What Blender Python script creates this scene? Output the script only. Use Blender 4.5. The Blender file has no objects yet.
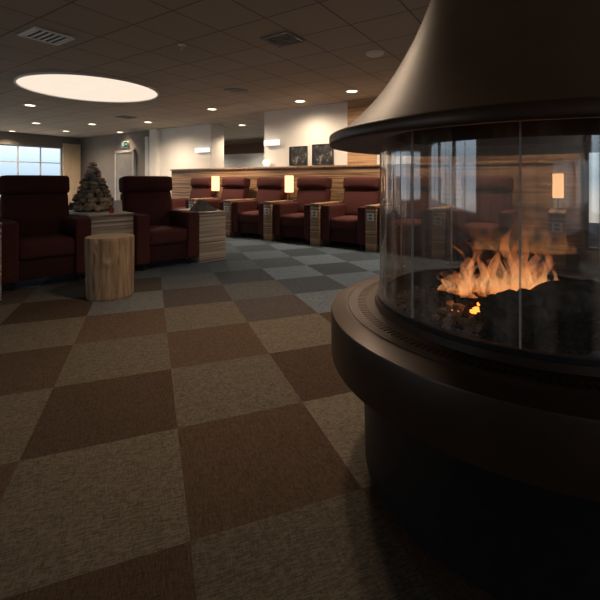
import bpy, bmesh, math, random
from math import sin, cos, pi, radians, atan2, sqrt
from mathutils import Vector, Matrix, noise
random.seed(7)
S = bpy.context.scene
COL = S.collection
H = 1.15
CEIL = 2.7
KL = 1.35     # overall strength of the ceiling fittings
TH = -radians(33.69)
CT, ST = cos(TH), sin(TH)
def R(x, y, z=0.0):
    return Vector((CT*x-ST*y, ST*x+CT*y, z))
def ceil_at(u, v, z=CEIL):
    Y = 400*(z-H)/(180-v)
    return Vector(((u-300)/400*Y, Y, z))

# ------------------------------------------------------------------ materials
def newmat(name):
    m = bpy.data.materials.new(name); m.use_nodes = True
    nt = m.node_tree; nt.nodes.clear()
    out = nt.nodes.new('ShaderNodeOutputMaterial')
    return m, nt, out
def N(nt, typ, **kw):
    n = nt.nodes.new(typ)
    for k, v in kw.items():
        if k in n.inputs: n.inputs[k].default_value = v
        else: setattr(n, k, v)
    return n
def ramp(nt, stops):
    r = nt.nodes.new('ShaderNodeValToRGB')
    e = r.color_ramp.elements
    while len(e) < len(stops): e.new(0.5)
    for el, (p, c) in zip(e, stops):
        el.position = p; el.color = (*c, 1)
    return r
def pm(name, c1, c2, scale=20, stretch=(1,1,1), rough=0.6, metal=0.0, bump=0.0, coords='Object', lo=.35, hi=.65, detail=4, spec=.5):
    m, nt, out = newmat(name)
    b = N(nt, 'ShaderNodeBsdfPrincipled', Roughness=rough, Metallic=metal)
    b.inputs['Specular IOR Level'].default_value = spec
    tc = N(nt, 'ShaderNodeTexCoord'); mp = N(nt, 'ShaderNodeMapping'); mp.inputs['Scale'].default_value = stretch
    nt.links.new(tc.outputs[coords], mp.inputs['Vector'])
    nz = N(nt, 'ShaderNodeTexNoise', Scale=scale, Detail=detail)
    nt.links.new(mp.outputs[0], nz.inputs['Vector'])
    r = ramp(nt, [(lo, c1), (hi, c2)])
    nt.links.new(nz.outputs['Fac'], r.inputs[0]); nt.links.new(r.outputs[0], b.inputs['Base Color'])
    if bump:
        bp = N(nt, 'ShaderNodeBump', Strength=bump, Distance=.01)
        nt.links.new(nz.outputs['Fac'], bp.inputs['Height']); nt.links.new(bp.outputs[0], b.inputs['Normal'])
    nt.links.new(b.outputs[0], out.inputs[0])
    return m
def emis(name, col, strength, col2=None):
    m, nt, out = newmat(name)
    e = N(nt, 'ShaderNodeEmission', Strength=strength)
    e.inputs['Color'].default_value = (*col, 1)
    if col2:
        tc = N(nt, 'ShaderNodeTexCoord'); nz = N(nt, 'ShaderNodeTexNoise', Scale=3.0)
        nt.links.new(tc.outputs['Object'], nz.inputs['Vector'])
        r = ramp(nt, [(.3, col), (.7, col2)])
        nt.links.new(nz.outputs['Fac'], r.inputs[0]); nt.links.new(r.outputs[0], e.inputs['Color'])
    nt.links.new(e.outputs[0], out.inputs[0])
    return m

M = {}
M['fabric'] = pm('burgundy_fabric', (.060,.0185,.017), (.083,.027,.0235), 90, rough=.9, bump=.25, spec=.15)
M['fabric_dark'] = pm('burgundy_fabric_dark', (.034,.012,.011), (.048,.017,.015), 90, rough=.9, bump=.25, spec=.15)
M['foot'] = pm('dark_foot', (.01,.009,.008), (.02,.018,.016), 20, rough=.4)
M['stripe'] = pm('striped_veneer', (.12,.062,.032), (.42,.255,.14), 3.0, (.35,.35,16), rough=.45, lo=.36, hi=.62, detail=6)
M['stripe_warm'] = pm('warm_striped_veneer', (.30,.155,.075), (.58,.36,.195), 3.0, (.35,.35,16), rough=.55, lo=.36, hi=.62, detail=6)
M['stripe_light'] = pm('striped_veneer_light', (.18,.125,.09), (.56,.45,.35), 3.0, (.35,.35,16), rough=.5, lo=.34, hi=.62, detail=6)
M['veneer_v'] = pm('vertical_veneer', (.15,.085,.044), (.36,.22,.12), 3.0, (9,9,.35), rough=.5, lo=.3, hi=.7)
M['white'] = pm('white_paint', (.77,.74,.70), (.80,.77,.73), 4, rough=.8)
M['greywall'] = pm('grey_brown_paint', (.17,.148,.13), (.19,.165,.145), 4, rough=.7)
M['recess'] = pm('brown_paint', (.30,.235,.185), (.34,.27,.215), 4, rough=.7)
M['frame_white'] = pm('white_lacquer', (.6,.58,.55), (.66,.64,.6), 6, rough=.4)
M['frame_dark'] = pm('dark_frame', (.02,.02,.02), (.035,.033,.03), 8, rough=.4)
M['door'] = pm('grey_door', (.20,.18,.16), (.24,.22,.19), 5, rough=.5)
M['winframe'] = pm('pale_window_frame', (.36,.35,.33), (.42,.40,.38), 5, rough=.5)
M['bronze'] = pm('bronze_metal', (.145,.083,.047), (.165,.096,.055), 5, rough=.47, metal=.2, spec=.35)
M['bronze_rim'] = pm('bronze_rim_metal', (.072,.041,.024), (.088,.050,.030), 5, rough=.36, metal=.3, spec=.45)
M['bronze_dark'] = pm('dark_bronze_metal', (.047,.026,.016), (.060,.033,.020), 6, rough=.38, metal=.35, spec=.4)
M['black'] = pm('black_iron', (.012,.010,.009), (.020,.017,.015), 25, rough=.5, metal=.3)
M['chrome'] = pm('satin_metal', (.45,.43,.4), (.52,.5,.47), 20, rough=.3, metal=.9)
M['gravel'] = pm('dark_lava_gravel', (.012,.0105,.0095), (.070,.060,.052), 22, rough=.85, bump=.4, spec=.2)
M['pebble'] = pm('tan_pebble', (.46,.37,.29), (.72,.60,.48), 14, rough=.75, bump=.3)
M['stone1'] = pm('brown_stone', (.29,.205,.13), (.46,.34,.225), 12, rough=.85, bump=.5)
M['stone2'] = pm('tan_stone', (.42,.315,.21), (.60,.465,.325), 12, rough=.85, bump=.5)
M['stone3'] = pm('grey_stone', (.19,.16,.13), (.31,.265,.22), 12, rough=.85, bump=.5)
M['core'] = pm('mortar_core', (.07,.054,.04), (.11,.085,.063), 12, rough=.9)
M['bark'] = pm('peeled_log', (.140,.088,.052), (.355,.235,.142), 5, (5,5,.5), rough=.8, bump=.45, lo=.28, hi=.70, spec=.2)
M['curtain'] = pm('pale_curtain', (.60,.47,.33), (.70,.57,.42), 10, (8,8,.4), rough=.9)
M['grey'] = pm('grey_plastic', (.12,.12,.12), (.15,.15,.15), 10, rough=.5)
M['slate'] = pm('slate_wedge', (.030,.030,.031), (.06,.06,.06), 14, rough=.6, bump=.3)
M['plate'] = pm('light_plate', (.55,.52,.48), (.6,.57,.53), 10, rough=.4)
M['green'] = emis('exit_green', (.04,.26,.12), .4, (.05,.3,.14))
M['signwhite'] = emis('exit_white', (.9,1,.92), .6)
M['redglass'] = pm('red_glass', (.30,.05,.03), (.38,.07,.045), 10, rough=.15)
M['disc'] = emis('round_diffuser', (1,.82,.65), 1.0, (1,.85,.69))
M['lens'] = emis('downlight_lens', (1,.80,.56), 6)
M['shade'] = emis('glowing_shade', (1,.50,.22), 2.6, (1,.58,.28))
M['globe'] = emis('globe_glow', (1,.84,.64), 1.5)
M['box_glow'] = emis('light_box_glow', (1,.90,.78), 1.3)
M['ember'] = emis('glowing_ember', (1,.16,.02), 5.0, (1,.28,.05))

# log end rings
m, nt, out = newmat('log_end_grain'); M['endgrain'] = m
tc = N(nt,'ShaderNodeTexCoord'); w = N(nt,'ShaderNodeTexWave', wave_type='RINGS', rings_direction='Z', Scale=14, Distortion=2.5)
nt.links.new(tc.outputs['Object'], w.inputs['Vector'])
r = ramp(nt, [(0,(.20,.13,.08)),(1,(.35,.245,.155))]); nt.links.new(w.outputs['Fac'], r.inputs[0])
b = N(nt,'ShaderNodeBsdfPrincipled', Roughness=.7); nt.links.new(r.outputs[0], b.inputs['Base Color']); nt.links.new(b.outputs[0], out.inputs[0])

# checker carpet
m, nt, out = newmat('checker_carpet'); M['carpet'] = m
g = N(nt,'ShaderNodeNewGeometry')
mp = N(nt,'ShaderNodeMapping', vector_type='TEXTURE')
mp.inputs['Location'].default_value = (-.785, 2.434, -.31); mp.inputs['Rotation'].default_value = (0,0,radians(20.56)); mp.inputs['Scale'].default_value = (.62,.62,.62)
nt.links.new(g.outputs['Position'], mp.inputs['Vector'])
ck = N(nt,'ShaderNodeTexChecker', Scale=1.0); nt.links.new(mp.outputs[0], ck.inputs['Vector'])
fl = N(nt,'ShaderNodeVectorMath', operation='FLOOR'); nt.links.new(mp.outputs[0], fl.inputs[0])
wn = N(nt,'ShaderNodeTexWhiteNoise', noise_dimensions='3D'); nt.links.new(fl.outputs[0], wn.inputs['Vector'])
def weave(sc):
    q = N(nt,'ShaderNodeMapping'); q.inputs['Scale'].default_value = sc
    nt.links.new(mp.outputs[0], q.inputs['Vector'])
    z = N(nt,'ShaderNodeTexNoise', Scale=1.0, Detail=1.0); nt.links.new(q.outputs[0], z.inputs['Vector']); return z
def cross(sa, sb):
    # warp and weft threads mixed into one woven value
    a, b_ = weave(sa), weave(sb)
    q = N(nt,'ShaderNodeMath', operation='MULTIPLY_ADD'); q.inputs[1].default_value=.65; nt.links.new(a.outputs['Fac'], q.inputs[0])
    h = N(nt,'ShaderNodeMath', operation='MULTIPLY'); h.inputs[1].default_value=.35; nt.links.new(b_.outputs['Fac'], h.inputs[0])
    nt.links.new(h.outputs[0], q.inputs[2]); return q
wa, wb = cross((220,26,1),(26,150,1)), cross((26,220,1),(150,26,1))
brown = ramp(nt, [(.36,(.050,.031,.020)),(.64,(.098,.064,.042))]); nt.links.new(wa.outputs[0], brown.inputs[0])
light = ramp(nt, [(.38,(.070,.055,.040)),(.62,(.150,.123,.092))]); nt.links.new(wb.outputs[0], light.inputs[0])
mx = N(nt,'ShaderNodeMix', data_type='RGBA'); nt.links.new(ck.outputs['Fac'], mx.inputs[0])
nt.links.new(brown.outputs[0], mx.inputs[6]); nt.links.new(light.outputs[0], mx.inputs[7])
vr = N(nt,'ShaderNodeMapRange'); vr.inputs['To Min'].default_value=.66; vr.inputs['To Max'].default_value=1.10
nt.links.new(wn.outputs['Value'], vr.inputs['Value'])
ml = N(nt,'ShaderNodeVectorMath', operation='SCALE'); nt.links.new(mx.outputs[2], ml.inputs[0]); nt.links.new(vr.outputs[0], ml.inputs['Scale'])
# cool light painted into the farther tiles as a blue-grey tint, varied per tile
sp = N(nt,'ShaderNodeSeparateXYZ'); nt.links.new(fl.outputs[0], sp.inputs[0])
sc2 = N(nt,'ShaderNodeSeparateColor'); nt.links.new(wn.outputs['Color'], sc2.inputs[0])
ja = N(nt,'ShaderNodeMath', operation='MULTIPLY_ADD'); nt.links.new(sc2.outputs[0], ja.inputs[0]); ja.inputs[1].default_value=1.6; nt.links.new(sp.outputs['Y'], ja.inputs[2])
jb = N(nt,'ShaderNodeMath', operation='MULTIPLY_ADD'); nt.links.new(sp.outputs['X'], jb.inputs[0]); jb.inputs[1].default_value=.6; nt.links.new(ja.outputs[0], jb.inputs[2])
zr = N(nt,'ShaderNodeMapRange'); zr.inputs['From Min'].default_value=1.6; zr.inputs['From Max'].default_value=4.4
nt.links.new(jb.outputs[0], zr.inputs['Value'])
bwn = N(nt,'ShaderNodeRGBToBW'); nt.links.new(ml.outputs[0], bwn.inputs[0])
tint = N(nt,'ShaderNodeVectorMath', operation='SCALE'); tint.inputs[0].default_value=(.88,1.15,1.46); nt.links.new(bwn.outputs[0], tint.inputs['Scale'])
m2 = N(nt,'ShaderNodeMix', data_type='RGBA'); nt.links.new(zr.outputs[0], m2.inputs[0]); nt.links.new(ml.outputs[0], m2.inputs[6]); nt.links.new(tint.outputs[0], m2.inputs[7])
b = N(nt,'ShaderNodeBsdfPrincipled', Roughness=.95); b.inputs['Specular IOR Level'].default_value=.1
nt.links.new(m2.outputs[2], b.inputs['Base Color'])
bp = N(nt,'ShaderNodeBump', Strength=.3, Distance=.01); nt.links.new(wb.outputs[0], bp.inputs['Height']); nt.links.new(bp.outputs[0], b.inputs['Normal'])
nt.links.new(b.outputs[0], out.inputs[0])

# ceiling tiles (grid lines in room axes)
m, nt, out = newmat('ceiling_tiles'); M['ceil'] = m
tc = N(nt,'ShaderNodeTexCoord')
br = N(nt,'ShaderNodeTexBrick', offset=0.0, squash=1.0, Scale=1.0)
br.inputs['Color1'].default_value=(.43,.370,.310,1); br.inputs['Color2'].default_value=(.46,.398,.335,1); br.inputs['Mortar'].default_value=(.19,.162,.135,1)
br.inputs['Mortar Size'].default_value=.008; br.inputs['Brick Width'].default_value=.6; br.inputs['Row Height'].default_value=.6; br.inputs['Bias'].default_value=0
nt.links.new(tc.outputs['Object'], br.inputs['Vector'])
b = N(nt,'ShaderNodeBsdfPrincipled', Roughness=.9); b.inputs['Specular IOR Level'].default_value=.1
nt.links.new(br.outputs['Color'], b.inputs['Base Color']); nt.links.new(b.outputs[0], out.inputs[0])

# thin glass: Schlick reflectance, the same on both sides of the sheet, with warm reflection streaks painted on as vertical haze
m, nt, out = newmat('fireplace_glass'); M['glass'] = m
tr = N(nt,'ShaderNodeBsdfTransparent'); tr.inputs['Color'].default_value=(.91,.88,.84,1)
gl = N(nt,'ShaderNodeBsdfGlossy', Roughness=.04)
g = N(nt,'ShaderNodeNewGeometry')
dt = N(nt,'ShaderNodeVectorMath', operation='DOT_PRODUCT'); nt.links.new(g.outputs['Normal'], dt.inputs[0]); nt.links.new(g.outputs['Incoming'], dt.inputs[1])
ab = N(nt,'ShaderNodeMath', operation='ABSOLUTE'); nt.links.new(dt.outputs['Value'], ab.inputs[0])
om = N(nt,'ShaderNodeMath', operation='SUBTRACT'); om.inputs[0].default_value=1; nt.links.new(ab.outputs[0], om.inputs[1])
pw = N(nt,'ShaderNodeMath', operation='POWER'); nt.links.new(om.outputs[0], pw.inputs[0]); pw.inputs[1].default_value=3.2
fm = N(nt,'ShaderNodeMath', operation='MULTIPLY_ADD'); nt.links.new(pw.outputs[0], fm.inputs[0]); fm.inputs[1].default_value=.66; fm.inputs[2].default_value=.22
ms = N(nt,'ShaderNodeMixShader')
nt.links.new(fm.outputs[0], ms.inputs[0]); nt.links.new(tr.outputs[0], ms.inputs[1]); nt.links.new(gl.outputs[0], ms.inputs[2])
df = N(nt,'ShaderNodeBsdfDiffuse'); df.inputs['Color'].default_value=(.62,.49,.38,1)
tc = N(nt,'ShaderNodeTexCoord'); mp = N(nt,'ShaderNodeMapping'); mp.inputs['Scale'].default_value=(22,22,.35); nt.links.new(tc.outputs['Object'], mp.inputs['Vector'])
nz = N(nt,'ShaderNodeTexNoise', Scale=1.0, Detail=4.0); nt.links.new(mp.outputs[0], nz.inputs['Vector'])
mr = N(nt,'ShaderNodeMapRange'); mr.inputs['From Min'].default_value=.42; mr.inputs['From Max'].default_value=.68; mr.inputs['To Min'].default_value=.04; mr.inputs['To Max'].default_value=.34
nt.links.new(nz.outputs['Fac'], mr.inputs['Value'])
ms2 = N(nt,'ShaderNodeMixShader'); nt.links.new(mr.outputs[0], ms2.inputs[0]); nt.links.new(ms.outputs[0], ms2.inputs[1]); nt.links.new(df.outputs[0], ms2.inputs[2])
nt.links.new(ms2.outputs[0], out.inputs[0])
m, nt, out = newmat('glass_edge'); M['gedge'] = m
tr = N(nt,'ShaderNodeBsdfTransparent'); df = N(nt,'ShaderNodeBsdfPrincipled', Roughness=.2); df.inputs['Base Color'].default_value=(.70,.64,.58,1)
ms = N(nt,'ShaderNodeMixShader', Fac=.55); nt.links.new(tr.outputs[0], ms.inputs[1]); nt.links.new(df.outputs[0], ms.inputs[2]); nt.links.new(ms.outputs[0], out.inputs[0])

# flame
m, nt, out = newmat('flame'); M['flame'] = m
tc = N(nt,'ShaderNodeTexCoord'); sp = N(nt,'ShaderNodeSeparateXYZ'); nt.links.new(tc.outputs['Generated'], sp.inputs[0])
r = ramp(nt, [(0,(1,.30,.08)),(.25,(1,.47,.19)),(.6,(1,.32,.10)),(1,(.75,.13,.03))]); nt.links.new(sp.outputs['Z'], r.inputs[0])
e = N(nt,'ShaderNodeEmission', Strength=1.9); nt.links.new(r.outputs[0], e.inputs['Color'])
mp = N(nt,'ShaderNodeMapping'); mp.inputs['Scale'].default_value=(22,22,9); nt.links.new(tc.outputs['Object'], mp.inputs['Vector'])
nz = N(nt,'ShaderNodeTexNoise', Scale=1.0, Detail=2.0, Distortion=.7); nt.links.new(mp.outputs[0], nz.inputs['Vector'])
ar = N(nt,'ShaderNodeMapRange'); ar.inputs['From Min'].default_value=.33; ar.inputs['From Max'].default_value=.72; ar.inputs['To Min'].default_value=.0; ar.inputs['To Max'].default_value=.34
nt.links.new(nz.outputs['Fac'], ar.inputs['Value'])
fa = N(nt,'ShaderNodeMapRange'); fa.inputs['From Min'].default_value=.25; fa.inputs['From Max'].default_value=1.0; fa.inputs['To Min'].default_value=1; fa.inputs['To Max'].default_value=.06
nt.links.new(sp.outputs['Z'], fa.inputs['Value'])
mu = N(nt,'ShaderNodeMath', operation='MULTIPLY'); nt.links.new(ar.outputs[0], mu.inputs[0]); nt.links.new(fa.outputs[0], mu.inputs[1])
tr = N(nt,'ShaderNodeBsdfTransparent'); ms = N(nt,'ShaderNodeMixShader')
nt.links.new(mu.outputs[0], ms.inputs[0]); nt.links.new(tr.outputs[0], ms.inputs[1]); nt.links.new(e.outputs[0], ms.inputs[2]); nt.links.new(ms.outputs[0], out.inputs[0])

# charred wood with embers
m, nt, out = newmat('charred_wood'); M['char'] = m
tc = N(nt,'ShaderNodeTexCoord'); nz = N(nt,'ShaderNodeTexNoise', Scale=16.0, Detail=4.0); nt.links.new(tc.outputs['Object'], nz.inputs['Vector'])
r = ramp(nt, [(.35,(.024,.019,.015)),(.7,(.20,.16,.13))]); nt.links.new(nz.outputs['Fac'], r.inputs[0])
b = N(nt,'ShaderNodeBsdfPrincipled', Roughness=.8); nt.links.new(r.outputs[0], b.inputs['Base Color'])
r2 = ramp(nt, [(.68,(0,0,0)),(.76,(1,.2,.03))]); nt.links.new(nz.outputs['Fac'], r2.inputs[0]); nt.links.new(r2.outputs[0], b.inputs['Emission Color']); b.inputs['Emission Strength'].default_value=.8
bp = N(nt,'ShaderNodeBump', Strength=.7, Distance=.02); nt.links.new(nz.outputs['Fac'], bp.inputs['Height']); nt.links.new(bp.outputs[0], b.inputs['Normal'])
nt.links.new(b.outputs[0], out.inputs[0])
M['rock'] = pm('dark_lava_rock', (.034,.028,.023), (.24,.195,.16), 14, rough=.85, bump=.9)

# monochrome print
m, nt, out = newmat('monochrome_print'); M['print'] = m
tc = N(nt,'ShaderNodeTexCoord'); nz = N(nt,'ShaderNodeTexNoise', Scale=7.0, Detail=3.0); nt.links.new(tc.outputs['Object'], nz.inputs['Vector'])
r = ramp(nt, [(.40,(.012,.012,.013)),(.56,(.05,.048,.046)),(.66,(.28,.27,.25))]); nt.links.new(nz.outputs['Fac'], r.inputs[0])
b = N(nt,'ShaderNodeBsdfPrincipled', Roughness=.5); nt.links.new(r.outputs[0], b.inputs['Base Color']); nt.links.new(b.outputs[0], out.inputs[0])

# ------------------------------------------------------------------ mesh helpers
def finish(bm, ang=38):
    bmesh.ops.recalc_face_normals(bm, faces=bm.faces)
    for f in bm.faces: f.smooth = True
    for e in bm.edges:
        if len(e.link_faces) == 2 and e.calc_face_angle(0) > radians(ang): e.smooth = False
def obj(name, bm, mat, parent=None, loc=(0,0,0), rz=0, ang=38):
    finish(bm, ang)
    me = bpy.data.meshes.new(name); bm.to_mesh(me); bm.free()
    me.materials.append(mat)
    o = bpy.data.objects.new(name, me); COL.objects.link(o)
    o.location = loc; o.rotation_euler = (0,0,rz)
    if parent: o.parent = parent
    return o
def B(): return bmesh.new()
def box(bm, x0,x1,y0,y1,z0,z1, bev=0.0, seg=2, mtx=None):
    r = bmesh.ops.create_cube(bm, size=1)
    vs = r['verts']
    for v in vs: v.co = Vector(((x0+x1)/2+v.co.x*(x1-x0), (y0+y1)/2+v.co.y*(y1-y0), (z0+z1)/2+v.co.z*(z1-z0)))
    if bev:
        es = list({e for v in vs for e in v.link_edges})
        q = bmesh.ops.bevel(bm, geom=es, offset=bev, segments=seg, affect='EDGES', profile=.5)
        vs = list({v for f in q['faces'] for v in f.verts} | {v for v in vs if v.is_valid})
    if mtx:
        for v in vs: v.co = mtx @ v.co
    return bm
def cushion(bm, size, centre, r=.05, bulge=(0,0,0), n=9, rot=None):
    """soft box: rounded edges and bulging faces"""
    t = bmesh.new(); bmesh.ops.create_cube(t, size=2)
    bmesh.ops.subdivide_edges(t, edges=t.edges[:], cuts=n, use_grid_fill=True)
    h = [s/2 for s in size]
    for v in t.verts:
        c = [sin(max(-1,min(1,q))*pi/2) for q in v.co]
        p = Vector((c[0]*h[0], c[1]*h[1], c[2]*h[2]))
        inn = Vector([max(-(h[i]-r), min(h[i]-r, p[i])) for i in range(3)])
        d = p-inn
        if d.length > 1e-9: p = inn + d.normalized()*min(d.length, r) if sum(abs(x)>1e-9 for x in d) > 1 else p
        for i in range(3):
            j, k = (i+1)%3, (i+2)%3
            p[i] += bulge[i]*c[i]*(1-c[j]**2)*(1-c[k]**2)
        if rot: p = rot @ p
        v.co = p+Vector(centre)
    me = bpy.data.meshes.new('t'); t.to_mesh(me); t.free(); bm.from_mesh(me); bpy.data.meshes.remove(me)
    return bm
def lathe(bm, prof, seg=64, c=(0,0), a0=0, a1=2*pi, cap=False):
    full = abs(a1-a0-2*pi) < 1e-6
    n = seg if full else seg+1
    rings = []
    for (r, z) in prof:
        rings.append([bm.verts.new((c[0]+r*cos(a0+(a1-a0)*i/seg), c[1]+r*sin(a0+(a1-a0)*i/seg), z)) for i in range(n)])
    for A, Bq in zip(rings, rings[1:]):
        for i in range(seg):
            j = (i+1) % n
            try: bm.faces.new((A[i], A[j], Bq[j], Bq[i]))
            except ValueError: pass
    if cap:
        bm.faces.new(rings[0][::-1]); bm.faces.new(rings[-1])
    return bm
def blob(bm, c, s, seed, amp=.18, sub=2, rot=None, fq=1.6):
    r = bmesh.ops.create_icosphere(bm, subdivisions=sub, radius=1)
    for v in r['verts']:
        d = v.co.normalized()
        k = 1+amp*2*noise.noise(d*fq+Vector((seed*3.1, seed*1.7, seed*.9)))
        p = Vector((d.x*s[0]*k, d.y*s[1]*k, d.z*s[2]*k))
        if rot: p = rot @ p
        v.co = p+Vector(c)
    return bm
def thing(name, label, cat, loc=(0,0,0), rz=0, group=None):
    o = bpy.data.objects.new(name, None); COL.objects.link(o)
    o.empty_display_size = .1
    o.location = loc; o.rotation_euler = (0,0,rz)
    o['label'] = label; o['category'] = cat
    if group: o['group'] = group
    return o
def tag(o, label, cat, group=None, kind=None):
    o['label'] = label; o['category'] = cat
    if group: o['group'] = group
    if kind: o['kind'] = kind
    return o
def struct(name, bm, mat, parent=None, loc=(0,0,0), rz=TH):
    o = obj(name, bm, mat, parent, loc, rz if parent is None else 0)
    if parent is None: o['kind'] = 'structure'
    return o
def dup(root, loc, rz, label, group=None):
    r = root.copy(); COL.objects.link(r); r.location = loc; r.rotation_euler = (0,0,rz); r['label'] = label
    if group: r['group'] = group
    for ch in list(root.children):
        c = ch.copy(); COL.objects.link(c); c.parent = r
        for gch in ch.children:
            d = gch.copy(); COL.objects.link(d); d.parent = c
    return r

# ------------------------------------------------------------------ setting (room axes)
X0, X1, Y0, Y1 = -15.0, 7.0, -6.0, 13.0
WX = .16      # the wood wall ends here; glazing follows to the right
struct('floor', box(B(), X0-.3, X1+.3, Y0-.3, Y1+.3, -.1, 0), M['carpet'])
struct('ceiling', box(B(), X0-.3, X1+.3, Y0-.3, Y1+.3, CEIL, CEIL+.1), M['ceil'])

def wall_with_holes(axis, pos, th, lo, hi, holes, z0, z1):
    bm = B()
    def bb(a,b_,za,zb):
        if axis == 'x': box(bm, pos, pos+th, a, b_, za, zb)
        else: box(bm, a, b_, pos, pos+th, za, zb)
    bb(lo, hi, 0, z0); bb(lo, hi, z1, CEIL)
    cur = lo
    for (a, b_) in holes:
        if a > cur: bb(cur, a, z0, z1)
        cur = b_
    if cur < hi: bb(cur, hi, z0, z1)
    return bm
wc = [0]
def window(axis, pos, th, a, b_, z0, z1, nv, nh, thin=False):
    wc[0] += 1
    bm = B(); d0, d1 = pos+th*.3, pos+th*.6; f = .035 if thin else .05; mw = .014 if thin else .025
    def bb(p,q,za,zb):
        if axis == 'x': box(bm, d0, d1, p, q, za, zb)
        else: box(bm, p, q, d0, d1, za, zb)
    bb(a, a+f, z0, z1); bb(b_-f, b_, z0, z1); bb(a, b_, z0, z0+f); bb(a, b_, z1-f, z1)
    for i in range(1, nv):
        c = a+(b_-a)*i/nv; bb(c-mw, c+mw, z0, z1)
    for zz in nh: bb(a, b_, zz-mw, zz+mw)
    struct('window_%d' % wc[0], bm, M['frame_dark'] if axis=='y' else M['winframe'])
    L = bpy.data.lights.new('window_portal', 'AREA'); L.shape='RECTANGLE'; L.size=b_-a; L.size_y=z1-z0
    try: L.cycles.is_portal = True
    except Exception: pass
    o = bpy.data.objects.new('window_portal', L); COL.objects.link(o)
    if axis == 'x':
        inward = 1 if pos < 0 else -1
        o.location = R(pos+th/2, (a+b_)/2, (z0+z1)/2); dirv = R(inward, 0)
    else:
        o.location = R((a+b_)/2, pos+th/2, (z0+z1)/2); dirv = R(0, 1 if pos < 0 else -1)
    o.rotation_euler = dirv.to_track_quat('-Z','Y').to_euler()
LW = [(-3.6,-.6),(-.2,2.8),(3.0,5.0),(5.15,7.2)]
struct('wall_left', wall_with_holes('x', X0-.2, .2, Y0, Y1, LW, .35, 2.3), M['greywall'])
for a,b_ in LW: window('x', X0-.2, .2, a, b_, .35, 2.3, 3, (1.75,), True)
RW = [(-5.2,-3.0),(-2.4,-.2),(.6,2.8)]
struct('wall_right', wall_with_holes('x', X1, .2, Y0, 7.3, RW, .4, 2.5), M['white'])
for a,b_ in RW: window('x', X1, .2, a, b_, .4, 2.5, 2, ())
FW = [(-13.5,-10.6),(-9.9,-7),(-6.4,-3.5)]
struct('wall_front', wall_with_holes('y', Y0-.2, .2, X0, X1, FW, .4, 2.5), M['white'])
for a,b_ in FW: window('y', Y0-.2, .2, a, b_, .4, 2.5, 2, ())
struct('wall_back', box(B(), X0, WX, Y1, Y1+.2, 0, CEIL), M['recess'])
struct('wall_back_side', box(B(), WX-.2, WX, 7.3, Y1, 0, CEIL), M['greywall'])
# dark far wall left of the white block
struct('wall_far_left', box(B(), X0, -10.7, 7.8, 8.0, 0, CEIL), M['greywall'])
bm = B(); box(bm, -10.7, -8.14, 7.8, 8.3, 0, CEIL); box(bm, -10.7, -10.35, 7.68, 7.8, 0, CEIL)
struct('wall_white_block', bm, M['white'])
struct('wall_low_white', box(B(), X0+.2, -1, 11.5, 11.7, 0, 2.15), M['white'])
struct('wall_white', box(B(), -5.72, -3.6, 7.12, 7.3, 0, CEIL), M['white'])
struct('wall_wood_column', box(B(), -3.6, -3.0, 7.09, 7.34, 0, CEIL), M['stripe_warm'])
struct('wall_white_strip', box(B(), -3.0, -2.3, 7.12, 7.3, 0, CEIL), M['white'])
struct('wall_wood', box(B(), -2.3, WX, 7.12, 7.3, 0, CEIL), M['stripe'])
struct('wall_glazed', wall_with_holes('y', 7.12, .18, WX, X1, [(.22,2.4),(2.6,4.6),(4.8,6.8)], .12, 2.5), M['greywall'])
for a,b_ in [(.22,2.4),(2.6,4.6),(4.8,6.8)]: window('y', 7.12, .18, a, b_, .12, 2.5, 2, ())
# low striped wood partition behind the row of chairs
bm = B(); box(bm, -8.8, WX, 7.0, 7.085, .08, 1.40)
pt = struct('wall_partition', bm, M['stripe'])
bm = B(); box(bm, -8.82, WX, 6.97, 7.09, 1.40, 1.44, .008)
struct('trim_1', bm, M['veneer_v'])
bm = B(); box(bm, -8.8, WX, 6.99, 7.0, 0, .08)
struct('baseboard_back', bm, M['frame_dark'])
bm = B(); box(bm, X0, -10.72, 7.78, 7.8, 0, .1)
struct('baseboard_left', bm, M['frame_dark'])
# door with grey frame under the exit sign
d = struct('door_1', box(B(), -12.55, -11.65, 7.74, 7.79, 0, 2.05), M['door'])
bm = B(); box(bm, -12.63,-12.55,7.72,7.8,0,2.13); box(bm, -11.65,-11.57,7.72,7.8,0,2.13); box(bm, -12.63,-11.57,7.72,7.8,2.05,2.13)
struct('door_frame', bm, M['winframe'], d)
bm = B(); lathe(bm, [(.0,0),(.018,0),(.018,.12),(0,.12)], 12)
hd = obj('door_handle', bm, M['chrome'], d, (-11.75,7.70,1.0))
hd.rotation_euler = (0, pi/2, 0)
bm = B(); box(bm, -10.95,-10.8,7.7,7.8,0,2.5)
struct('trim_2', bm, M['frame_white'])

# ------------------------------------------------------------------ fireplace
FC = Vector((.886, 1.61, 0))
fp = thing('fireplace', 'round bronze fireplace with flared hood, curved glass panels and slotted hearth ring', 'fireplace', FC)
obj('plinth', lathe(B(), [(0,.0),(.615,.0),(.615,.03),(.625,.40),(.640,.432),(0,.432)], 96), M['black'], fp)
bm = lathe(B(), [(.46,.425),(.70,.428),(.748,.430),(.756,.436),(.758,.446),(.758,.608),(.755,.616),(.748,.619),(.700,.633),(.694,.635),(.688,.634),(.685,.628),(.575,.628),(.572,.66),(.53,.66),(.53,.60),(0,.60)], 128)
obj('hearth_ring', bm, M['bronze_dark'], fp, ang=30)
bm = B()
for i in range(190):
    a = 2*pi*i/190
    box(bm, .600,.660,-.0080,.0080,.628,.634, mtx=Matrix.Rotation(a,4,'Z'))
lathe(bm, [(.575,.627),(.575,.635),(.612,.635),(.612,.627)], 96); lathe(bm, [(.648,.627),(.648,.635),(.686,.635),(.686,.627)], 96)
obj('vent_grille', bm, M['bronze_dark'], fp)
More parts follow.
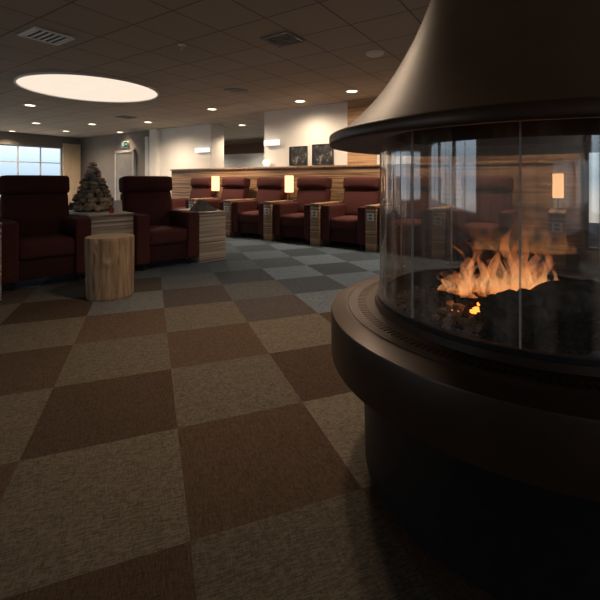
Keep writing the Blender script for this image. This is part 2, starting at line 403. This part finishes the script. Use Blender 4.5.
obj('glass_rail', lathe(B(), [(.536,.66),(.536,.675),(.566,.675),(.566,.66)], 96), M['black'], fp)
prof = [(.738,1.336),(.698,1.364),(.646,1.407),(.594,1.460),(.544,1.521),(.499,1.586),(.459,1.652),(.420,1.723),(.385,1.800),(.352,1.881),(.324,1.970),(.300,2.07),(.282,2.18),(.269,2.30)]
obj('hood', lathe(B(), prof, 128), M['bronze'], fp, ang=50)
obj('hood_rim', lathe(B(), [(.50,1.33),(.60,1.310),(.70,1.296),(.756,1.290),(.764,1.292),(.767,1.297),(.767,1.324),(.764,1.330),(.756,1.334),(.732,1.340)], 128), M['bronze_rim'], fp, ang=50)
obj('flue_pipe', lathe(B(), [(.262,2.29),(.262,2.64),(.30,2.66),(.30,CEIL-.002)], 72), M['bronze'], fp)
obj('hood_lining', lathe(B(), [(.50,1.33),(.42,1.45),(.30,1.75),(.2,2.0),(0,2.0)], 64), M['black'], fp)
aseam = atan2(-FC.y, -FC.x)
NP = 10
for i in range(NP):
    a0 = aseam+i*2*pi/NP+.006; a1 = a0+2*pi/NP-.012
    obj('glass_panel', lathe(B(), [(.5515,.676),(.5515,1.316)], 18, a0=a0, a1=a1), M['glass'], fp)
    bm = B(); box(bm, .5485,.5545,-.0032,.0032,.676,1.316, mtx=Matrix.Rotation(aseam+i*2*pi/NP,4,'Z'))
    obj('panel_seam', bm, M['gedge'], fp)
# gravel bed
bm = B()
for i in range(900):
    a = random.random()*2*pi; r = .518*sqrt(random.random()); s = random.uniform(.006,.015)
    blob(bm, (FC.x+r*cos(a), FC.y+r*sin(a), .603+s*.5), (s*1.2,s,s*.8), i, .2, 1)
tag(obj('gravel', bm, M['gravel']), 'dark lava gravel bed spread under the flames', 'gravel', kind='stuff')
def logm(L, r, seed):
    bm = B()
    seg, nl = 22, 26
    rings = []
    for k in range(nl+1):
        t = k/nl; x = (t-.5)*L; e = 1-(abs(2*t-1))**8*.5
        rings.append([bm.verts.new((x, r*e*cos(2*pi*i/seg)*(1+.34*noise.noise(Vector((x*9, 3*cos(2*pi*i/seg), 3*sin(2*pi*i/seg)+seed)))), r*e*sin(2*pi*i/seg)*(1+.34*noise.noise(Vector((x*9+5, 3*cos(2*pi*i/seg), 3*sin(2*pi*i/seg)+seed)))))) for i in range(seg)])
    for A,C in zip(rings, rings[1:]):
        for i in range(seg): bm.faces.new((A[i],A[(i+1)%seg],C[(i+1)%seg],C[i]))
    bm.faces.new(rings[0][::-1]); bm.faces.new(rings[-1])
    return bm
for (x,y,z,L,r,rz,ry,lab) in [(1.04,1.54,.684,.34,.068,.20,0,'thick charred log lying right of the dark lava rock'),
                          (.90,1.82,.670,.42,.052,-.12,0,'charred log lying behind the flames')]:
    o = obj('charred_log', logm(L,r,x*7), M['char'], None, (x,y,z), rz); o.rotation_euler = (0,ry,rz)
    tag(o, lab, 'log')
tag(obj('lava_rock', blob(B(), (0,0,0), (.125,.078,.080), 3, .28, 4, None, 2.4), M['rock'], None, (.785,1.47,.662), .25), 'jagged dark lava rock in front of the flames', 'rock')
k = 0
PB = [(455,316,.022),(464,322,.019),(458,307,.019),(472,320,.016),(448,320,.015),(443,310,.014),(450,302,.013),(436,316,.012),(476,326,.014),(446,326,.013),(468,329,.013)]
for (u,v,s) in PB:
    Yy = 400*(H-.63)/(v-180); k += 1
    o = obj('pebble', blob(B(), (0,0,0), (s*1.3,s,s*.8), k+40, .26, 3, None, 2.2), M['pebble'], None, ((u-300)/400*Yy, Yy, .618+s*.6), k)
    tag(o, 'small pale tan stone in the fire-lit heap left of the dark lava rock', 'stone', 'pale stones beside the lava rock')
rf = random.Random(11)
for i in range(14):
    s = rf.uniform(.010,.017)
    P = (.80+rf.uniform(-.19,.17), 1.66+rf.uniform(-.05,.06))
    o = obj('ember', blob(B(), (0,0,0), (s*1.3,s,s*.7), i+90, .25, 2), M['ember'], None, (P[0], P[1], .612+s*.6), i)
    tag(o, 'small glowing orange ember in the gravel under the flames', 'ember', 'glowing embers under the flames')
# flames
def flame(h, w, lean, seed):
    bm = B(); seg, nl = 16, 30; rings = []
    for k in range(nl+1):
        t = k/nl
        rr = w*(.8+.5*t)*(1-t)**.9*(1+.36*sin(8*t+seed*3)) + .001
        cx = lean*t*t + .036*sin(7*t+seed*2.1)*t; cy = .02*sin(6*t+seed)*t
        tw = seed+1.6*t
        ring = []
        for i in range(seg):
            a = 2*pi*i/seg
            q = 1+.3*noise.noise(Vector((cos(a)*1.5+seed, sin(a)*1.5, t*4)))
            x, y = rr*q*cos(a), rr*q*.42*sin(a)
            ring.append(bm.verts.new((cx+x*cos(tw)-y*sin(tw), cy+x*sin(tw)+y*cos(tw), h*t)))
        rings.append(ring)
    for A,C in zip(rings, rings[1:]):
        for i in range(seg): bm.faces.new((A[i],A[(i+1)%seg],C[(i+1)%seg],C[i]))
    return bm
fire = thing('fire', 'orange log fire burning with ragged tongues behind the curved glass', 'fire', (.825,1.66,.69))
rf = random.Random(8)
for i in range(40):
    x = -.19+.40*i/39+rf.uniform(-.015,.015); y = rf.uniform(-.05,.05)
    env = .62+.38*(1-abs(x-.03)/.22)
    h, w, l = rf.uniform(.11,.31)*env, rf.uniform(.020,.050), rf.uniform(-.05,.06)
    obj('flame', flame(h,w,l,i*1.3), M['flame'], fire, (x,y,-.01), .3*sin(i*2.0))

# ------------------------------------------------------------------ armchairs
def make_chair(label):
    t = thing('armchair', label, 'armchair')
    bm = B(); cushion(bm, (.54,.64,.20), (0,-.115,.40), .045, (0,.010,.022))
    obj('seat_cushion', bm, M['fabric'], t)
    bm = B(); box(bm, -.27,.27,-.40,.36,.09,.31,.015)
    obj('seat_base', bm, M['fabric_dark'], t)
    tilt = Matrix.Rotation(radians(-15), 3, 'X')
    bm = B(); cushion(bm, (.69,.20,.54), (0,.285,.72), .042, (0,.024,0), rot=tilt)
    obj('backrest', bm, M['fabric'], t)
    bm = B(); cushion(bm, (.72,.225,.225), (0,.338,1.085), .046, (.0,.022,.004), rot=Matrix.Rotation(radians(-8),3,'X'))
    obj('headrest', bm, M['fabric'], t)
    for s in (-1,1):
        bm = B(); cushion(bm, (.165,.82,.62), (s*.345,-.04,.40), .018, (.002,.002,.002))
        obj('armrest', bm, M['fabric'], t)
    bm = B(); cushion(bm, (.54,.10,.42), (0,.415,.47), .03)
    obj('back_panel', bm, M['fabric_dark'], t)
    for sx in (-1,1):
        for sy in (-1,1):
            bm = B(); lathe(bm, [(0,0),(.02,0),(.026,.10),(0,.10)], 14)
            obj('leg', bm, M['foot'], t, (sx*.31, -.03+sy*.34, 0))
    return t
def box_table(name, label, w, dpt, h, mat, plate, group=None):
    t = thing(name, label, 'side table', group=group)
    obj('body', box(B(), -w/2,w/2,-dpt/2,dpt/2,.0,h-.03,.004), mat, t)
    obj('table_top', box(B(), -w/2-.004,w/2+.004,-dpt/2-.008,dpt/2+.008,h-.03,h,.005), M['veneer_v'] if mat is M['stripe'] else M['stripe_light'], t)
    if plate:
        p = obj('socket_plate', box(B(), -.055,.055,-dpt/2-.012,-dpt/2,h-.24,h-.12,.004), M['plate'], t)
        bm = B()
        for zz in (h-.205, h-.155): box(bm, -.03,.03,-dpt/2-.016,-dpt/2-.011,zz-.016,zz+.016,.003)
        obj('socket', bm, M['grey'], p)
    return t

GR = 'burgundy armchairs in a row along the striped wood partition'
names = {0:'burgundy high-back armchair in the partition row, nearest the fireplace hood on the open side',
 1:'burgundy high-back armchair in the partition row, second from the fireplace on the open side',
 2:'burgundy high-back armchair in the partition row, third from the fireplace on the open side',
 3:'burgundy high-back armchair in the partition row, fourth from the fireplace on the open side',
 4:'burgundy high-back armchair at the far end of the partition row near the white block',
 -1:'burgundy armchair in the partition row seen through the left part of the fireplace glass',
 -2:'burgundy armchair in the partition row seen through the glass behind the flames'}
PITCH = 1.05; CX0 = -3.13
proto = make_chair(names[0]); proto['group'] = GR
proto.location = R(CX0, 6.44); proto.rotation_euler = (0,0,TH)
for k_ in (1,2,3,4,-1,-2):
    dup(proto, R(CX0-PITCH*k_, 6.44), TH, names[k_], GR)
rowang = radians(42.4)
row = Vector((cos(rowang), sin(rowang), 0)); fac = Vector((sin(rowang), -cos(rowang), 0))
Bf = Vector((-1.70,5.23,0)); Af = Bf-row*1.365
for P,lab in ((Af,'burgundy high-back armchair at the left picture edge behind the log stool'),(Bf,'burgundy high-back armchair between the log stool and the light striped table with the dark wedge')):
    c = dup(proto, P-fac*.45, rowang, lab)
    c['group'] = 'pair of armchairs by the stone cairn'

GT = 'narrow striped side tables between the armchairs'
bt = None
ords = {-2:'striped side table under the lamp seen through glass right of the flames',
 -1:'striped side table without lamp seen through the left part of the glass',0:'striped side table with socket beside the fireplace glass edge, first of the open row',
 1:'striped side table with socket, second in the open row from the fireplace',2:'striped side table with socket under the lit lamp in the middle of the row',
 3:'striped side table with socket between the third and fourth armchair from the fireplace',4:'striped side table with socket under the farthest lit lamp'}
TX = {j: CX0+PITCH/2-PITCH*j for j in range(-1,5)}; TX[-2] = -.10
for j in range(-2, 5):
    loc = R(TX[j], 6.38)
    if bt is None:
        bt = box_table('side_table', ords[j], .180, .88, .74, M['stripe'], True, GT); bt.location=loc; bt.rotation_euler=(0,0,TH)
    else: dup(bt, loc, TH, ords[j], GT)
# table lamps
def make_lamp(label):
    t = thing('table_lamp', label, 'lamp', group='glowing table lamps along the partition')
    obj('base', box(B(), -.06,.06,-.06,.06,0,.02,.004), M['foot'], t)
    obj('pole', lathe(B(), [(0,.02),(.01,.02),(.01,.17),(0,.17)], 10), M['foot'], t)
    obj('lamp_shade', box(B(), -.065,.065,-.065,.065,.16,.50,.006), M['shade'], t)
    return t
lp = None
for j,lab in ((2,'glowing amber table lamp in the middle of the partition row'),(4,'farthest glowing amber table lamp in the partition row'),
              (-2,'glowing amber table lamp seen through glass right of the flames')):
    loc = R(TX[j], 6.66, .74)
    if lp is None: lp = make_lamp(lab); lp.location=loc; lp.rotation_euler=(0,0,TH)
    else: dup(lp, loc, TH, lab)

# tables of the left pair
def put(t, P, rz): t.location = P; t.rotation_euler=(0,0,rz)
ctab = (Af+Bf)/2
t = box_table('cairn_table','long light striped wood table carrying the stone cairn between two armchairs',.50,1.20,.74,M['stripe_light'],False); put(t, ctab-fac*.70, rowang)
t = box_table('side_table','light striped wood side table right of armchair, carrying the dark wedge',.42,.80,.70,M['stripe_light'],False); t2p = Bf+row*.645-fac*.42; put(t, t2p, rowang)
t = box_table('side_table','light striped wood side table cut off by the left picture edge',.30,1.0,.74,M['stripe_light'],False); put(t, Af-row*.585-fac*.24, rowang)
# stone cairn
cp = ctab-fac*.82-row*.02; cp.z=.742
cairn = thing('stone_cairn','conical cairn of many small rough tan and grey stones standing on the striped table','cairn', cp, rowang)
CH, CR = .64, .275
cnt = 0; z = 0
while z < CH-.03:
    r = CR*(1-z/CH)**.95+.008; hh = .062-.010*z/CH
    n = max(1, int(2*pi*r/.106))
    off = random.random()*6
    for i in range(n):
        a = off+2*pi*i/n+random.uniform(-.14,.14)
        rr = max(0, r-.034+random.uniform(-.008,.010))
        s = (.054*random.uniform(.8,1.12), .048*random.uniform(.85,1.2), hh*.56*random.uniform(.8,1.12))
        rot = Matrix.Rotation(a+pi/2+random.uniform(-.5,.5),3,'Z') @ Matrix.Rotation(random.uniform(-.28,.28),3,'X') @ Matrix.Rotation(random.uniform(-.2,.2),3,'Y')
        zc = z+hh*.55+random.uniform(-.006,.006) if z > 0 else .048
        obj('stone', blob(B(), (rr*cos(a), rr*sin(a), zc), s, cnt, .28, 2, rot, 2.0), random.choice([M['stone1'],M['stone2'],M['stone3'],M['stone1'],M['stone2']]), cairn, ang=24)
        cnt += 1
    z += hh*.93
obj('cairn_core', lathe(B(), [(0,.0),(CR*.80,0),(CR*.42,CH*.46),(.01,CH*.90)], 24), M['core'], cairn)
# candle glass and card on the table
bm = lathe(B(), [(0,0),(.026,0),(.029,.065),(.026,.065),(.022,.01),(0,.01)], 24)
tag(obj('candle_glass', bm, M['redglass'], None, ctab-fac*.20+row*.02+Vector((0,0,.74))), 'small red candle glass on the table beside the stone cairn', 'candle')
bm = B(); box(bm, -.05,.05,-.004,.004,0,.15,.001, mtx=Matrix.Rotation(-.2,4,'X'))
tag(obj('card', bm, M['plate'], None, ctab-fac*.26+row*.12+Vector((0,0,.745)), rowang), 'small pale upright card on the striped table beside the red candle', 'card')
# dark wedge
bm = B()
pts = [(-.17,-.13,0),(.17,-.13,0),(.17,.13,0),(-.17,.13,0),(-.05,-.02,.17),(.05,-.03,.14),(.04,.03,.14),(-.05,.03,.18)]
vs = [bm.verts.new(p) for p in pts]
for f in ((3,2,1,0),(4,5,6,7),(0,1,5,4),(1,2,6,5),(2,3,7,6),(3,0,4,7)): bm.faces.new([vs[i] for i in f])
bmesh.ops.bevel(bm, geom=bm.edges[:], offset=.008, segments=2, affect='EDGES')
tag(obj('slate_wedge', bm, M['slate'], None, t2p+Vector((0,0,.70))+fac*.12, rowang-.1), 'dark grey wedge-shaped stone lying on the light striped side table', 'stone')
# log stool
sp_ = Vector((-1.89,4.0,0))
st = thing('log_stool','thick peeled tree-trunk stool standing on the carpet before the armchairs','stool', sp_)
bm = B(); seg=80; rings=[]
def knot(a, z, ka, kz_, h, wd):
    da = (a-ka+pi)%(2*pi)-pi
    return h*math.exp(-((da*.22)**2+(z-kz_)**2)/(wd*wd))
for kz in range(37):
    zz = .59*kz/36
    def rad(i):
        a = 2*pi*i/seg
        lob = .020*noise.noise(Vector((1.4*cos(a),1.4*sin(a),zz*1.0)))+.005*noise.noise(Vector((6*cos(a),6*sin(a),zz*2)))
        crack = -.016*max(0,1-abs(((a-4.5+.15*sin(zz*6)+pi)%(2*pi))-pi)/.05)-.010*max(0,1-abs(((a-5.4+.1*sin(zz*9)+pi)%(2*pi))-pi)/.05)
        return .222+lob+crack+knot(a,zz,5.0,.36,.015,.035)+knot(a,zz,4.0,.18,.013,.03)-.006*(kz in (0,36))
    rings.append([bm.verts.new((rad(i)*cos(2*pi*i/seg),rad(i)*sin(2*pi*i/seg),zz)) for i in range(seg)])
for A,C in zip(rings,rings[1:]):
    for i in range(seg): bm.faces.new((A[i],A[(i+1)%seg],C[(i+1)%seg],C[i]))
bm.faces.new(rings[0][::-1])
topco = [v.co.copy() for v in rings[-1]]
obj('trunk', bm, M['bark'], st)
bm = B(); c0 = bm.verts.new((0,0,.592)); tv = [bm.verts.new(c) for c in topco]
for i in range(seg): bm.faces.new((tv[i],tv[(i+1)%seg],c0))
obj('top_face', bm, M['endgrain'], st)

# ------------------------------------------------------------------ wall things
def picture(x, w, z0, z1, lab):
    t = thing('framed_photograph', lab, 'picture', R(x, 7.118, (z0+z1)/2), TH)
    h = (z1-z0)/2
    bm = B(); f=.018
    box(bm,-w/2,w/2,-.025,0,h-f,h); box(bm,-w/2,w/2,-.025,0,-h,-h+f); box(bm,-w/2,-w/2+f,-.025,0,-h+f,h-f); box(bm,w/2-f,w/2,-.025,0,-h+f,h-f)
    obj('frame', bm, M['frame_dark'], t)
    obj('print', box(B(), -w/2+f,w/2-f,-.012,-.002,-h+f,h-f), M['print'], t)
picture(-4.78,.46,1.46,1.87,'left framed black-and-white photograph on the white wall')
picture(-4.18,.50,1.46,1.89,'right framed black-and-white photograph on the white wall beside the wood column')
def lightbox(x, y, z, w, lab):
    t = thing('wall_light', lab, 'light', R(x,y,z), TH)
    obj('mount', box(B(), -w/2,w/2,-.02,0,-.07,.07,.003), M['frame_white'], t)
    obj('diffuser', box(B(), -w/2+.01,w/2-.01,-.10,-.02,-.06,.06,.006), M['box_glow'], t)
lightbox(-5.46,7.118,1.98,.42,'glowing flat box light on the left end of the white wall with photographs')
lightbox(-8.42,7.798,1.98,.55,'glowing flat box light on the right end of the white block')
g_ = thing('globe_lamp','small white glowing globe lamp on the partition ledge left of the photographs','lamp', R(-5.58,7.015,1.441), TH)
obj('base', lathe(B(), [(0,0),(.03,0),(.025,.012),(0,.012)],20), M['foot'], g_)
bm=B(); bmesh.ops.create_uvsphere(bm,u_segments=24,v_segments=14,radius=.085); bmesh.ops.translate(bm,verts=bm.verts,vec=(0,0,.095))
obj('globe', bm, M['globe'], g_)
# exit sign
e_ = thing('exit_sign','small green emergency exit sign above the far door','sign', R(-12.1,7.795,2.32), TH)
obj('housing', box(B(), -.19,.19,-.05,0,-.10,.10,.006), M['frame_white'], e_)
obj('face', box(B(), -.175,.175,-.056,-.05,-.085,.085), M['green'], e_)
bm=B(); box(bm,-.14,-.02,-.060,-.056,-.06,.06); box(bm,.02,.10,-.060,-.056,-.012,.012)
vs=[bm.verts.new(p) for p in ((.09,-.060,-.04),(.15,-.060,0),(.09,-.060,.04))]; bm.faces.new(vs)
obj('pictogram', bm, M['signwhite'], e_)
# curtain
bm=B(); n=60; prev=None
for i in range(n+1):
    y = 7.12+.62*i/n; x = -14.84+.03*sin(i*1.1)
    cur=(bm.verts.new((x,y,.06)),bm.verts.new((x,y,2.45)))
    if prev: bm.faces.new((prev[0],cur[0],cur[1],prev[1]))
    prev=cur
tag(obj('curtain', bm, M['curtain'], None, (0,0,0), TH), 'pale beige curtain hanging in folds beside the far left windows', 'curtain')

# ------------------------------------------------------------------ ceiling things
dc = Vector((-3.54,6.80,CEIL))
t = thing('round_ceiling_light','huge round glowing ceiling light above the left armchairs','ceiling light', dc)
obj('rim', lathe(B(), [(1.05,-.001),(1.05,-.03),(1.08,-.03),(1.08,-.001)],96), M['frame_white'], t)
obj('diffuser', lathe(B(), [(0,-.016),(1.052,-.016)],96), M['disc'], t)
def spot(loc, e, col=(1,.78,.56), ang=130):
    L=bpy.data.lights.new('downlight_beam','SPOT'); L.energy=e*KL; L.color=col; L.spot_size=radians(ang); L.spot_blend=1.0; L.shadow_soft_size=.09
    o=bpy.data.objects.new('downlight_beam',L); COL.objects.link(o); o.location=loc-Vector((0,0,.04)); return o
dl=None
DL=[(30,105,230,130,'round recessed downlight just below the left end of the huge ceiling light'),
(148,122,260,165,'round recessed downlight in front of the white block'),
(212,109,260,165,'round recessed downlight right of the huge ceiling light'),
(36,123,150,130,'round recessed downlight above the far left windows, nearer one'),
(12,131,130,130,'round recessed downlight at the left picture edge above the windows'),
(66,131,210,165,'round recessed downlight above the far curtain'),
(242,125,110,140,'round recessed downlight over the opening beside the white block'),
(300,101,85,165,'round recessed downlight washing the white wall with photographs'),
(92,124,140,130,'round recessed downlight below the right end of the huge ceiling light'),
(97,140,100,150,'round recessed downlight before the far door'),
(40,138,60,130,'small far downlight nearest the window heads'),
(120,132,60,130,'small far downlight between the exit sign and the white block'),
(352,91,80,172,'added round downlight washing the striped wood column')]  # last entry is an extra fitting added to brighten the wood column
def add_dl(P, e, lab, ang=130):
    global dl
    if dl is None:
        dl=thing('downlight',lab,'downlight',P,group='recessed downlights')
        obj('trim_ring', lathe(B(), [(.09,-.002),(.095,-.012),(.122,-.010),(.128,-.001)],32), M['frame_white'], dl)
        obj('lens', lathe(B(), [(0,-.004),(.092,-.004)],32), M['lens'], dl)
    else: dup(dl,P,0,lab)
    spot(P,e,ang=ang)
for u,v,e,an,lab in DL: add_dl(ceil_at(u,v),e,lab,an)
# unseen downlights added to brighten the foreground carpet and the wood wall behind the hood
for P,e,lab in [(Vector((-.4,3.1,CEIL)),80,'added downlight above the foreground carpet, left one'),(Vector((.0,2.9,CEIL)),90,'added downlight above the foreground carpet, right one'),
    (R(-2.2,6.2,CEIL),130,'added downlight by the wood wall hidden behind the hood, left one'),(R(-.4,6.2,CEIL),150,'added downlight by the wood wall hidden behind the hood, right one')]:
    add_dl(P,e,lab)
def vent(P, s, lab, m1, m2):
    t=thing('ceiling_vent',lab,'vent',P,TH)
    bm=B(); h=s/2
    for a,b_,c,d_ in ((-h,h,-h,-h+.03),(-h,h,h-.03,h),(-h,-h+.03,-h+.03,h-.03),(h-.03,h,-h+.03,h-.03)): box(bm,a,b_,c,d_,-.015,-.001)
    obj('frame',bm,m1,t)
    bm=B(); box(bm,-h+.03,h-.03,-h+.03,h-.03,-.004,-.001)
    obj('backing',bm,M['frame_dark'],t)
    bm=B()
    for q in range(6):
        y=-h+.05+q*(s-.10)/5; box(bm,-h+.03,h-.03,y-.012,y+.012,-.013,-.008)
    obj('slats',bm,m2,t)
vent(ceil_at(47,36),.40,'pale square ceiling vent near the top left corner',M['frame_white'],M['frame_white'])
vent(ceil_at(283,39),.36,'dark square ceiling vent near the top middle',M['grey'],M['grey'])
vent(ceil_at(126,117),.36,'dark square ceiling vent beyond the huge round light',M['grey'],M['grey'])
t=thing('round_vent','round dark ceiling vent right of the huge round light','vent',ceil_at(236,91))
obj('cone', lathe(B(), [(0,-.03),(.06,-.03),(.10,-.015),(.20,-.012),(.21,-.001)],40), M['grey'], t)
t=thing('smoke_detector','pale round smoke detector on the ceiling left of the hood','detector',ceil_at(375,53))
obj('body', lathe(B(), [(0,-.035),(.07,-.035),(.10,-.02),(.11,-.001)],40), M['frame_white'], t)
t=thing('sprinkler','small white ceiling sprinkler head above the middle of the room','sprinkler',ceil_at(182,45))
obj('rosette', lathe(B(), [(.015,-.012),(.04,-.010),(.045,-.001)],24), M['frame_white'], t)
obj('nozzle', lathe(B(), [(0,-.05),(.018,-.05),(.018,-.045),(.008,-.04),(.012,-.01)],16), M['chrome'], t)
# unseen spots added to brighten the walls behind the opening
spot(R(-9,10.2,CEIL),230,(1,.88,.74),150); spot(R(-5.5,10.2,CEIL),200,(1,.88,.74),150); spot(R(-12,10.2,CEIL),230,(1,.88,.74),150); spot(R(-10.8,12.2,CEIL),18,(1,.80,.6),150); spot(R(-12.6,12.2,CEIL),18,(1,.80,.6),150)

# ------------------------------------------------------------------ world and camera
w=bpy.data.worlds.new('sky'); S.world=w; w.use_nodes=True; nt=w.node_tree; nt.nodes.clear()
out=nt.nodes.new('ShaderNodeOutputWorld'); bg=N(nt,'ShaderNodeBackground',Strength=3.4)
tc=N(nt,'ShaderNodeTexCoord'); sp=N(nt,'ShaderNodeSeparateXYZ'); nt.links.new(tc.outputs['Generated'],sp.inputs[0])
mr=N(nt,'ShaderNodeMapRange'); mr.inputs['From Min'].default_value=-.3; mr.inputs['From Max'].default_value=.6; nt.links.new(sp.outputs['Z'],mr.inputs['Value'])
r=ramp(nt,[(0,(.52,.46,.40)),(.28,(.30,.31,.31)),(.34,(.17,.22,.265)),(.38,(.22,.28,.33)),(.48,(.44,.54,.64)),(1,(.50,.68,.95))]); nt.links.new(mr.outputs[0],r.inputs[0])
nt.links.new(r.outputs[0],bg.inputs['Color']); nt.links.new(bg.outputs[0],out.inputs[0])
cam=bpy.data.cameras.new('camera'); cam.sensor_width=36; cam.lens=24; cam.shift_y=-.2; cam.clip_start=.05
co=bpy.data.objects.new('camera',cam); COL.objects.link(co); co.location=(0,0,H); co.rotation_euler=(pi/2,0,0)
S.camera=co
S.view_settings.view_transform='Standard'
